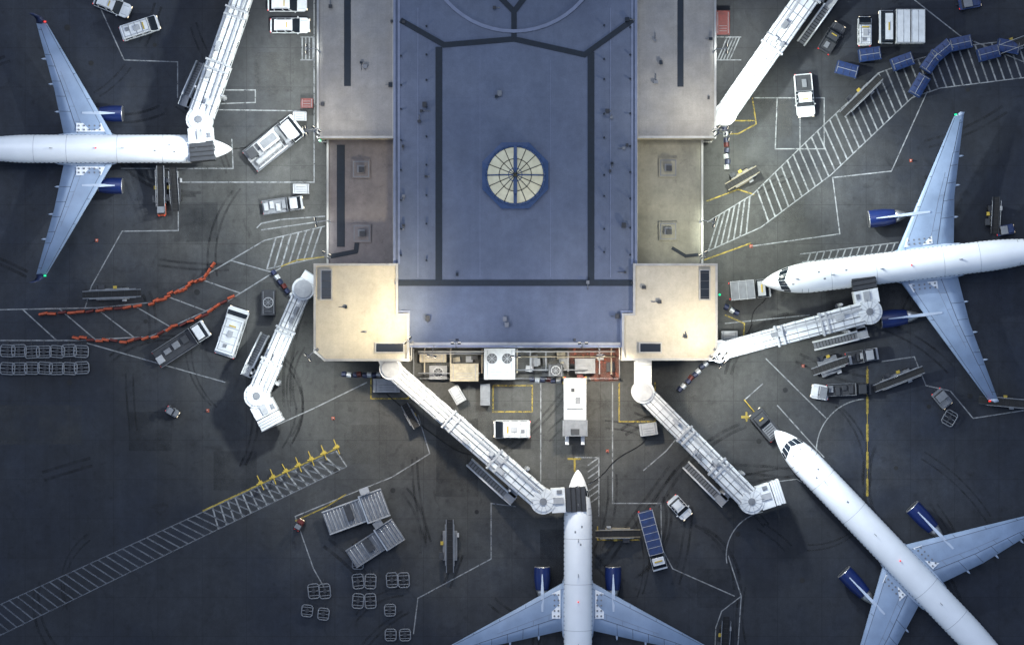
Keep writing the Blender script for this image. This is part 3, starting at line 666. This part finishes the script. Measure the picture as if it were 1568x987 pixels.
def van(l=5.6,w=2.1,m=None,h=2.3,boxm=None):
    m=m or WHITE; b=MB()
    b.prism(rrect(l,w,0.2),0.35,1.15,m)
    b.box((-0.35,0,1.15+(h-1.15)/2),(l-1.1,w-0.06,h-1.15),m,tp=(0.88,0.88),sh=-0.2)
    b.box((l*0.33,0,1.6),(1.3,w-0.2,0.9),GLASS,tp=(0.3,0.92),sh=-0.4)
    for x in(-l*0.3,-l*0.05,l*0.18):
        for s in(-1,1): b.box((x-0.1,s*(w/2-0.07),1.7),(l*0.18,0.06,0.5),GLASS)
    for x in(-l*0.32,l*0.32):
        for s in(-1,1): b.wheel(x,s*(w/2-0.12),0.38,0.25)
    for k in range(5): b.box((-l*0.4+k*l*0.16,0,h+0.03),(0.06,w*0.78,0.06),GREY)
    for s in(-1,1): b.box((-0.5,s*w*0.34,h+0.05),(l*0.65,0.07,0.08),LGREY)
    b.box((-0.3,0,h+0.06),(0.9,0.7,0.18),LGREY); b.box((-l*0.3,0.2,h+0.06),(0.5,0.5,0.14),GREY); b.box((l*0.12,0,h+0.08),(0.2,1.0,0.12),YEL)
    lamps(b,l,w); return b
def box_truck(l=8,w=2.4,h=3.2,boxm=None,cabm=None,split=False):
    boxm=boxm or WHITE; cabm=cabm or WHITE; b=MB()
    b.box((0,0,0.7),(l,w*0.45,0.3),DARK)
    cl=1.9; cx_=l/2-cl/2
    b.box((cx_,0,1.2),(cl,w-0.1,1.1),cabm); b.box((cx_-0.1,0,2.1),(cl-0.2,w-0.15,0.75),GLASS,tp=(0.7,0.9),sh=-0.2); b.box((cx_-0.32,0,2.52),(cl*0.55,w*0.78,0.08),cabm)
    bl=l-cl-0.25; bx=-l/2+bl/2
    n=2 if split else 1
    for k in range(n):
        L2=bl/n-0.12; x=bx-bl/2+bl/n*(k+0.5)
        b.box((x,0,0.95+(h-0.95)/2),(L2,w,h-0.95),boxm)
        for s in(-1,1): b.box((x,s*(w/2-0.05),h+0.03),(L2,0.1,0.07),LGREY)
        for q in range(int(L2/0.9)+1): b.box((x-L2/2+0.05+q*(L2-0.1)/max(1,int(L2/0.9)),0,h+0.02),(0.07,w-0.12,0.05),LGREY)
        for q in range(int(L2/0.9)):
            for s in(-1,1): b.box((x-L2/2+0.45+q*0.9,s*(w/2+0.02),1.9),(0.06,0.05,h-1.2),LGREY)
    for x in(-l*0.33,-l*0.2,l*0.36):
        for s in(-1,1): b.wheel(x,s*(w/2-0.2),0.48,0.3)
    for s in(-1,1): b.box((l/2-0.25,s*(w/2+0.12),2.0),(0.1,0.2,0.4),DARK)
    b.box((cx_-0.3,0,2.62),(0.2,1.1,0.12),YEL)
    lamps(b,l,w,0.9); return b
def catering_truck(l=8.2,w=3.0):
    b=box_truck(l,w*0.86,3.4,WHITE,WHITE)
    b.box((l/2-1.1,0,3.35),(2.2,w*0.95,0.1),GREY)
    for s in(-1,1):
        b.box((l/2-1.1,s*w*0.46,3.85),(2.2,0.05,0.06),LGREY); 
        for q in range(4): b.cyl((l/2-0.1-q*0.66,s*w*0.46,3.4),(l/2-0.1-q*0.66,s*w*0.46,3.9),0.03,LGREY,5)
    for s in(-1,1):
        b.cyl((-1.8,s*w*0.4,0.9),(0.8,s*w*0.4,3.1),0.1,GREY,6); b.cyl((0.8,s*w*0.4,0.9),(-1.8,s*w*0.4,3.1),0.1,GREY,6)
        b.box((-l/2+0.4,s*w*0.42,0.6),(1.0,0.3,0.35),YEL)
        b.box((l/2+0.5,s*w*0.3,2.2),(1.4,0.5,0.3),WHITE)
    b.box((-0.9,0.4,3.5),(0.9,0.7,0.2),GREY); b.box((-2.3,-0.3,3.48),(0.5,0.5,0.15),DARK); b.box((0.2,0,3.5),(0.12,2.2,0.14),DARK); b.box((-1.8,0,3.46),(0.1,2.2,0.1),GREY)
    b.box((l/2-0.6,0,3.44),(0.8,1.2,0.1),DARK)
    return b
def flatbed(l=6.8,w=2.2,m=None,bedm=None):
    b=MB(); m=m or WHITE
    b.box((0,0,0.6),(l,0.9,0.25),DARK); cx_=l/2-0.95
    b.box((cx_,0,1.05),(1.9,w-0.15,0.9),m); b.box((cx_-0.1,0,1.8),(1.6,w-0.25,0.7),GLASS,tp=(0.7,0.88),sh=-0.18); b.box((cx_-0.28,0,2.17),(1.05,w*0.74,0.07),m)
    bl=l-2.15; b.box((-l/2+bl/2,0,0.98),(bl,w,0.16),bedm or DARK)
    for s in(-1,1): b.box((-l/2+bl/2,s*(w/2-0.04),1.2),(bl,0.07,0.3),GREY)
    b.box((-l/2+bl+0.02,0,1.5),(0.08,w,0.9),GREY)
    for i in range(4): b.box((-l/2+0.5+i*bl/4.2,random.uniform(-0.3,0.3),1.25),(bl/6,random.uniform(0.6,1.3),0.35),random.choice([GREY,DARK,LGREY]))
    for x in(-l*0.3,l*0.33):
        for s in(-1,1): b.wheel(x,s*(w/2-0.15),0.42,0.26)
    lamps(b,l,w); return b
def belt_loader(l=8,w=1.5,m=None):
    m=m or LGREY; b=MB()
    b.box((0.0,0,0.7),(l*0.55,w,0.5),m)
    for x in(-l*0.2,l*0.2):
        for s in(-1,1): b.wheel(x,s*(w/2),0.4,0.28)
    za,zb=0.9,2.4
    def rg(x,z,yy,hw,ht): return [(x,yy-hw,z),(x,yy+hw,z),(x,yy+hw,z+ht),(x,yy-hw,z+ht)]
    b.loft([rg(-l/2,za,0,0.4,0.18),rg(l/2,zb,0,0.4,0.18)],RUB,True,False)
    for s in(-1,1):
        b.loft([rg(-l/2,za-0.05,s*0.48,0.06,0.32),rg(l/2,zb-0.05,s*0.48,0.06,0.32)],m,True,False)
        b.loft([rg(-l/2+1,za+1.0,s*0.6,0.03,0.06),rg(l/2-0.6,zb+0.7,s*0.6,0.03,0.06)],LGREY,True,False)
        for i in range(6):
            q=0.15+i*0.15; x=-l/2+l*q; z=za+(zb-za)*q; b.cyl((x,s*0.6,z),(x,s*0.6,z+0.75),0.03,GREY,5)
    for i in range(9):
        q=(i+0.5)/9; b.box((-l/2+l*q,0,za+(zb-za)*q+0.2),(0.04,0.8,0.04),DARK)
    for s in(-1,1): b.cyl((-0.6,s*0.35,0.8),(l*0.22,s*0.35,za+(zb-za)*0.7),0.07,METAL,6)
    b.box((-l*0.18,w/2-0.1+0.3,1.1),(0.9,0.6,0.5),DARK); b.box((-l*0.25,w/2+0.2,1.45),(0.12,0.55,0.6),DARK)
    b.box((l*0.05,w/2+0.1,1.1),(0.5,0.4,0.3),YEL); b.box((l*0.2,-w/2-0.1,1.0),(0.6,0.3,0.3),LGREY)
    return b
def tug(m=None,l=3.2,w=1.6):
    b=MB(); m=m or WHITE
    b.prism(rrect(l,w,0.15),0.3,0.95,m); b.box((l*0.28,0,1.05),(l*0.35,w*0.8,0.25),m,tp=(0.9,0.9))
    b.box((-l*0.18,0,1.0),(l*0.4,w*0.8,0.1),DARK)
    for s in(-0.35,0.35): b.box((-l*0.2,s,1.15),(0.5,0.5,0.2),DARK); b.box((-l*0.3,s,1.45),(0.12,0.5,0.5),DARK)
    for sx in(-l*0.36,l*0.08):
        for s in(-1,1): b.cyl((sx,s*w*0.4,0.9),(sx,s*w*0.4,2.0),0.04,DARK,5)
    b.box((-l*0.14,0,2.02),(l*0.4,w*0.8,0.07),GREY); b.cyl((0.05,0.35,1.1),(-0.12,0.35,1.35),0.18,DARK,10)
    for x in(-l*0.32,l*0.32):
        for s in(-1,1): b.wheel(x,s*(w/2-0.08),0.34,0.25)
    b.box((-l/2-0.15,0,0.45),(0.35,0.15,0.12),DARK); lamps(b,l,w,0.7); return b
def cart(m=None,l=3.2,w=1.75):
    b=MB(); m=m or BLUE
    b.box((0,0,0.55),(l,w,0.14),DARK)
    for sx in(-1,1):
        for s in(-1,1): b.cyl((sx*(l/2-0.08),s*(w/2-0.08),0.6),(sx*(l/2-0.08),s*(w/2-0.08),1.9),0.05,GREY,5)
        b.box((sx*(l/2-0.04),0,1.2),(0.05,w-0.1,1.2),m)
    b.box((0,0,1.2),(l-0.25,0.05,1.1),m)
    R=[]
    for x in(-l/2,l/2): R.append([(x,-w/2,1.85),(x,-w/2,1.9),(x,-w/4,2.02),(x,0,2.06),(x,w/4,2.02),(x,w/2,1.9),(x,w/2,1.85)])
    b.loft(R,m,True,False)
    for q in range(4): b.box((-l/2+0.15+q*(l-0.3)/3,0,2.06),(0.09,w*0.8,0.06),GREY if q in(0,3) else NAVY)
    b.box((0,0,2.09),(l*0.9,0.07,0.05),LGREY)
    b.box((-l*0.2,w*0.25,0.85),(l*0.4,w*0.35,0.45),DARK); b.box((l*0.2,-w*0.22,0.85),(l*0.35,w*0.35,0.45),RED)
    for x in(-l*0.33,l*0.33):
        for s in(-1,1): b.wheel(x,s*(w/2-0.12),0.26,0.16)
    b.cyl((l/2,0,0.45),(l/2+0.8,0,0.35),0.05,DARK,6); return b
def dolly(l=2.0,w=1.7,m=None):
    b=MB(); m=m or GREY
    for s in(-1,1):
        b.cyl((-l/2+0.25,s*w/2,0.5),(l/2-0.25,s*w/2,0.5),0.09,m,6); b.cyl((s*l/2,-w/2+0.25,0.5),(s*l/2,w/2-0.25,0.5),0.09,m,6)
        for s2 in(-1,1): b.cyl((s*l/2,s2*(w/2-0.25),0.5),(s*(l/2-0.25),s2*w/2,0.5),0.09,m,6)
        for x in(-l*0.3,l*0.3): b.wheel(x,s*w*0.38,0.2,0.12)
    for q in range(3): b.box((-l*0.3+q*l*0.3,0,0.48),(0.1,w,0.08),m)
    b.box((0,0,0.4),(l,0.15,0.12),DARK)
    b.cyl((0,0,0.48),(0,0,0.6),0.3,DARK,12)
    b.cyl((l/2,0,0.4),(l/2+0.6,0,0.3),0.04,DARK,5); return b
def cargo_loader(l=8.6,w=3.4,m=None):
    b=MB(); m=m or LGREY
    for z0_,xa,xb,wd in((1.1,-l/2,l*0.12,w*0.8),(2.0,l*0.14,l/2,w*0.95)):
        cx_=(xa+xb)/2; ll=xb-xa
        b.box((cx_,0,z0_),(ll,wd,0.25),GREY)
        for s in(-1,1): b.box((cx_,s*(wd/2-0.08),z0_+0.2),(ll,0.2,0.25),m)
        n=int(ll/0.42)
        for i in range(n): b.cyl((xa+0.2+i*(ll-0.4)/max(1,n-1),-wd*0.42,z0_+0.18),(xa+0.2+i*(ll-0.4)/max(1,n-1),wd*0.42,z0_+0.18),0.08,METAL if i%2 else m,6)
    b.box((0,0,0.6),(l*0.9,w*0.6,0.5),DARK)
    b.box((l*0.25,w*0.58,2.2),(1.3,0.9,1.2),m,topm=m); b.box((l*0.25,w*0.58,2.4),(1.34,0.94,0.5),GLASS)
    b.box((-l*0.1,0.3,1.5),(0.9,w*0.5,0.5),DARK); b.box((l*0.13,0,1.6),(0.25,w*0.95,0.5),WHITE)
    for s in(-1,1):
        b.cyl((-l*0.3,s*w*0.36,0.5),(l*0.0,s*w*0.36,1.0),0.09,METAL,6); b.cyl((l*0.14,s*w*0.4,0.5),(l*0.45,s*w*0.4,1.9),0.1,METAL,6)
        for q in range(5): b.cyl((l*0.16+q*l*0.08,s*w*0.46,2.1),(l*0.16+q*l*0.08,s*w*0.46,3.0),0.03,LGREY,5)
        b.box((l*0.32,s*w*0.46,3.0),(l*0.34,0.05,0.05),LGREY)
        for x in(-l*0.3,l*0.3): b.wheel(x,s*(w/2-0.3),0.42,0.3)
    return b
def lavatory_truck(l=8.4,w=3.0):
    b=flatbed(l,w,WHITE,GREY)
    b.box((-l*0.05,w*0.18,1.7),(l*0.34,w*0.45,1.1),WHITE); b.box((-l*0.05,w*0.18,2.3),(l*0.28,w*0.3,0.1),GREY)
    b.cyl((-l*0.42,-w*0.2,1.5),(l*0.1,-w*0.2,1.5),0.42,LGREY,14)
    b.box((-l*0.38,w*0.2,1.6),(l*0.16,w*0.4,0.9),DARK)
    for s in(-1,1): b.cyl((-l*0.45,s*w*0.42,1.3),(l*0.15,s*w*0.42,2.5),0.09,WHITE,6)
    for q in range(6): b.box((-l*0.4+q*l*0.1,0,1.45+q*0.2),(0.08,w*0.84,0.06),LGREY)
    b.box((l*0.3,0,2.5),(1.2,w*0.7,0.1),LGREY); b.box((l*0.2,-w*0.3,2.6),(0.8,0.5,0.4),GREY)
    return b
def pushback(l=5.5,w=2.3,m=None):
    b=MB(); m=m or WHITE
    b.prism(rrect(l,w,0.2),0.3,1.25,m); b.box((l*0.22,0,1.65),(1.6,w*0.8,0.75),GLASS,tp=(0.85,0.9)); b.box((l*0.22,0,2.06),(1.35,w*0.72,0.07),m)
    b.box((-l*0.22,0,1.3),(l*0.4,w*0.7,0.12),GREY)
    for q in range(6): b.box((-l*0.38+q*0.33,0,1.38),(0.12,w*0.6,0.05),DARK)
    for x in(-l*0.3,l*0.3):
        for s in(-1,1): b.wheel(x,s*(w/2-0.1),0.55,0.35)
    b.box((l*0.22,0,2.15),(0.2,0.7,0.14),YEL); b.cyl((l/2,0,0.5),(l/2+2.2,0,0.5),0.08,YEL,6); lamps(b,l,w,0.9)
    return b
put(car(5.2,2.0),'parked_car',172,8,-22); put(van(5.4,2.2),'parked_van',214,43,18)
put(car(5.4,2.1),'parked_car',440,6,0); put(car(5.4,2.1),'parked_car',444,39,0)
put(lavatory_truck(8.4,3.6),'service_truck',420,219,38)
put(flatbed(5.6,2.0,LGREY,GREY),'service_truck',433,314,8)
put(belt_loader(6.6,1.4,GREY),'belt_loader',247,291,90); put(belt_loader(6,1.5,DARK),'belt_loader',268,290,92); put(tug(ORANGE,2.2,1.2),'baggage_tractor',247,318,92)
put(belt_loader(8.2,1.6,GREY),'belt_loader',172,450,2); put(van(6.8,3.0,None,2.6),'crew_van',355,508,72)
put(flatbed(8.2,2.6),'flatbed_truck',278,526,33)
for i in range(7):
    for j in range(2): put(dolly(1.6,2.0),'container_dolly',10+i*19+random.uniform(-1,1),538+j*25+random.uniform(-1.5,1.5),90+random.uniform(-6,6))
put(tug(GREY,1.8,1.1),'baggage_tractor',264,630,-30)
put(cargo_loader(8.8,4.2,LGREY),'cargo_loader',545,784,20); put(cargo_loader(7.8,3.6,GREY),'cargo_loader',574,832,33)
put(belt_loader(7.4,2.0,GREY),'belt_loader',689,835,90)
for x,y in((548,890),(567,890),(600,888),(618,888),(548,920),(567,920),(548,860),(597,934),(598,972),(620,972),(480,905),(497,905),(470,935),(495,940)):
    put(dolly(2.0 if y<930 else 1.6,1.5),'container_dolly',x,y,90+random.uniform(-7,7))
put(tug(RED,1.6,1.0),'baggage_tractor',458,803,60)
put(belt_loader(3.6,0.8,GREY),'belt_loader',629,636,-60)
put(van(5.0,2.5),'service_van',784,657,180); put(catering_truck(8.0,3.6),'catering_truck',880,622,-90)
put(car(3.4,1.9,None,False),'parked_car',1041,777,-48)
put(box_truck(8.4,2.1,2.6,BLUE,WHITE),'box_truck',999,826,-75)
put(belt_loader(6.2,1.5,TAN),'belt_loader',946,816,180)
put(pushback(4.6,2.2,DARK),'pushback_tractor',1172,650,130)
put(belt_loader(5.0,2.4,GREY),'belt_loader',1270,560,20); put(flatbed(4.4,1.8,LGREY),'service_truck',1320,545,10)
put(tug(WHITE,2.4,2.0),'baggage_tractor',1256,600,170); put(flatbed(6,1.7,DARK),'service_truck',1300,596,2); put(belt_loader(7.2,1.6,GREY),'belt_loader',1375,580,22); put(tug(GREY,2.6,1.8),'baggage_tractor',1443,610,-50)
put(box_truck(5.6,2.6,2.5,GREY,LGREY),'box_truck',1148,443,5)
put(belt_loader(4.8,1.7,TAN),'belt_loader',1136,273,30)
put(car(5.9,2.5,None,True,True),'pickup_truck',1232,146,-85); put(car(4.4,2.0,DARK,True,True),'pickup_truck',1274,58,58)
put(van(4.0,1.9),'service_van',1324,48,90); put(box_truck(6.2,4.6,3.0,WHITE,WHITE,True),'box_truck',1380,42,180)
put(belt_loader(7.2,1.4,GREY),'belt_loader',1318,147,45); put(belt_loader(6,1.4,DARK),'belt_loader',1548,70,20)
for x,y,a in((1296,107,-15),(1331,84,8),(1381,95,20),(1425,95,55),(1407,131,60),(1470,67,12),(1513,82,15),(1543,72,-10),(1442,78,40)): put(cart(None,3.0,1.8),'baggage_cart',x,y,a)
put(tug(BLUE,3,1.8),'baggage_tractor',1485,3,10)
put(belt_loader(5,1.6,DARK),'belt_loader',1523,330,90); put(tug(BLUE,2.4,1.4),'baggage_tractor',1540,352,10); put(dolly(),'container_dolly',1455,640,60)
put(belt_loader(6,1.2,DARK),'belt_loader',1110,975,88)
put(belt_loader(6.5,1.3,DARK),'belt_loader',1535,615,-5)

def barrier_row(name,pts,step,ln,wd,mats_,jit=0.6,hh=0.9):
    b=MB(); tot=sum(math.dist(pts[i],pts[i+1]) for i in range(len(pts)-1)); n=int(tot/step)
    for i in range(n+1):
        t=i/max(1,n); p=along(pts,t); q=along(pts,min(1,t+0.01)) if t<0.99 else p; q0=along(pts,max(0,t-0.01))
        a=math.atan2(-(q[1]-q0[1]),q[0]-q0[0])+random.uniform(-0.15,0.15)*(1 if jit else 0)
        x,y=W(p[0]+random.uniform(-jit,jit),p[1]+random.uniform(-jit,jit)); m=mats_[i%len(mats_)]
        b.box((x,y,hh*0.2),(ln,wd,hh*0.4),m,a,tp=(1,0.6)); b.box((x,y,hh*0.7),(ln,wd*0.5,hh*0.6),m,a,tp=(0.98,0.7))
    b.build(name)
barrier_row('orange_barrier',[(66,480),(130,477),(210,468)],14,1.15,0.42,[ORANGE,ORANGE,RED],1.0)
barrier_row('orange_barrier',[(230,463),(262,450),(290,436),(315,424),(326,408)],7,0.8,0.45,[ORANGE],3.0)
barrier_row('orange_barrier',[(115,516),(150,520),(190,524),(240,514),(262,501),(300,488),(355,456)],12,1.0,0.42,[ORANGE,ORANGE,RED],1.8)
for pts in([(528,572),(588,575)],[(815,581),(872,582)],[(1042,596),(1080,556)],[(1111,198),(1114,255)],[(418,418),(446,452)],[(1128,478),(1112,470)]):
    barrier_row('safety_barrier',pts,7.5,0.62,0.75,[NAVY,WHITE,NAVY,RED,NAVY,WHITE],1.2)
for i in range(7):
    b=MB(); b.cyl((0,0,0),(0,0,1.6),0.08,YEL,8); b.box((0,0,1.6),(0.9,0.16,0.16),YEL); b.box((0,0,0.05),(0.5,0.5,0.1),YEL); b.box((0,0,0.12),(0.12,2.2,0.08),YEL); put(b,'guidance_post',398+i*19.5,739-i*9.2,25+random.uniform(-5,5),0,1.0)
for x,y in((148,368),(318,628),(1305,520),(1395,246),(510,640),(1150,377),(930,690),(1230,560)):
    b=MB(); b.cyl((0,0,0.04),(0,0,0.7),0.16,ORANGE,10,0.04); b.box((0,0,0.02),(0.4,0.4,0.04),ORANGE); b.cyl((0,0,0.3),(0,0,0.45),0.125,WHITE,10,0.09); put(b,'traffic_cone',x,y,0,0,0)

# ---------------------------------------------------------------- floodlights (real masts on the roof edges)
def flood(px,py,base,up,aim,power,col=(1,0.86,0.62),size=150,nm='floodlight_mast',aimh=0,arm=0.6,blend=1.0):
    x,y=W(px,py,base); ax,ay=W(*aim,aimh); d=Vector((ax-x,ay-y,0)); a=math.atan2(d.y,d.x)
    b=MB(); b.cyl((0,0,0),(0,0,up),0.07,GREY,8); b.box((arm/2,0,up),(arm,0.08,0.08),GREY); b.box((arm-0.25,0,up),(0.08,1.3,0.08),GREY); b.box((0,0,0.05),(0.4,0.4,0.1),GREY)
    for s in(-0.45,0.45): b.box((arm-0.15,s,up-0.05),(0.25,0.4,0.25),DARK); b.box((arm-0.02,s,up-0.05),(0.02,0.34,0.2),LAMP)
    o=b.build(nm,(x,y,base),a)
    l=bpy.data.lights.new('lamp','SPOT'); l.energy=power; l.color=col; l.spot_size=math.radians(size); l.spot_blend=blend; l.shadow_soft_size=0.6
    lo=bpy.data.objects.new('lamp',l); sc.collection.objects.link(lo); lo.parent=o
    loc=Vector((arm+0.2,0,up-0.1)); lo.location=loc
    tgt=Vector((d.length,0,-(base-aimh)))
    lo.rotation_euler=(tgt-loc).to_track_quat('-Z','Y').to_euler()
WARM=(1,0.90,0.72); NEU=(0.92,0.98,0.95); GRNW=(0.93,1,0.88)
flood(489,80,HW,5,(340,90),23000,NEU,125,arm=1.5); flood(489,200,HW,5,(340,240),21000,NEU,125,arm=1.5)
flood(1093,80,HW,5,(1240,90),25000,NEU,125,arm=1.5); flood(1093,200,HW,5,(1240,250),30000,GRNW,125,arm=1.5)
flood(1073,340,HM,7,(1200,370),18000,GRNW,125,arm=1.5); flood(504,340,HM,7,(370,370),14000,NEU,125,arm=1.5)
flood(486,535,HB,4,(370,650),22000,NEU,125,arm=1.5); flood(1094,535,HB,4,(1230,640),27000,NEU,125,arm=1.5)
flood(665,529,HC,4,(640,680),21000,WARM,125,arm=1.5); flood(790,529,HC,4,(790,680),16000,NEU,125,arm=1.5); flood(915,529,HC,4,(940,680),22000,WARM,125,arm=1.5)
flood(1094,210,HW,9,(1480,330),62000,(0.90,0.96,1),62,arm=1.5); flood(488,207,HW,9,(80,240),38000,(0.90,0.96,1),62,arm=1.5)
flood(1088,545,HB,8,(1360,820),38000,(0.90,0.96,1),58,arm=1.5)
flood(632,524,HC,10,(548,440),14500,(1,0.86,0.58),130,'roof_floodlight',HB); flood(1092,548,HB,10,(1030,470),11500,(1,0.90,0.72),130,'roof_floodlight',HB)
flood(1074,395,HM,8,(1020,300),4600,(1,0.97,0.74),130,'roof_floodlight',HM); flood(503,395,HM,8,(550,300),1500,(1,0.92,0.85),130,'roof_floodlight',HM)
flood(488,209,HW,9,(545,120),3600,(1,0.95,0.9),140,'roof_floodlight',HW); flood(1094,209,HW,9,(1035,120),5400,(1,0.95,0.84),140,'roof_floodlight',HW)
flood(700,530,HC,10,(700,450),4300,(0.9,0.9,1),130,'roof_floodlight',HC); flood(890,530,HC,10,(890,450),4300,(0.9,0.9,1),130,'roof_floodlight',HC)

# ---------------------------------------------------------------- sky, sun, camera
w=bpy.data.worlds.new('World'); sc.world=w; w.use_nodes=True; nt=w.node_tree
bg=nt.nodes['Background']; sky=nt.nodes.new('ShaderNodeTexSky'); sky.sky_type='NISHITA'; sky.sun_disc=False
el,az=math.radians(68),math.radians(330)
sky.sun_elevation=el; sky.sun_rotation=az
nt.links.new(sky.outputs[0],bg.inputs['Color']); bg.inputs['Strength'].default_value=0.11
sl=bpy.data.lights.new('sun','SUN'); sl.energy=0.85; sl.angle=math.radians(40); sl.color=(0.70,0.82,1)
so=bpy.data.objects.new('sun',sl); sc.collection.objects.link(so)
sd=Vector((math.sin(az)*math.cos(el),math.cos(az)*math.cos(el),math.sin(el)))
so.rotation_euler=sd.to_track_quat('Z','Y').to_euler()
cd=bpy.data.cameras.new('camera'); cam=bpy.data.objects.new('camera',cd); sc.collection.objects.link(cam)
cam.location=(0,0,H); cam.rotation_euler=(0,0,0); cd.sensor_width=36; cd.lens=36*H/(1568*S); cd.clip_end=3000; cd.clip_start=1
sc.camera=cam
sc.view_settings.view_transform='Standard'; sc.view_settings.look='None'; sc.view_settings.exposure=0
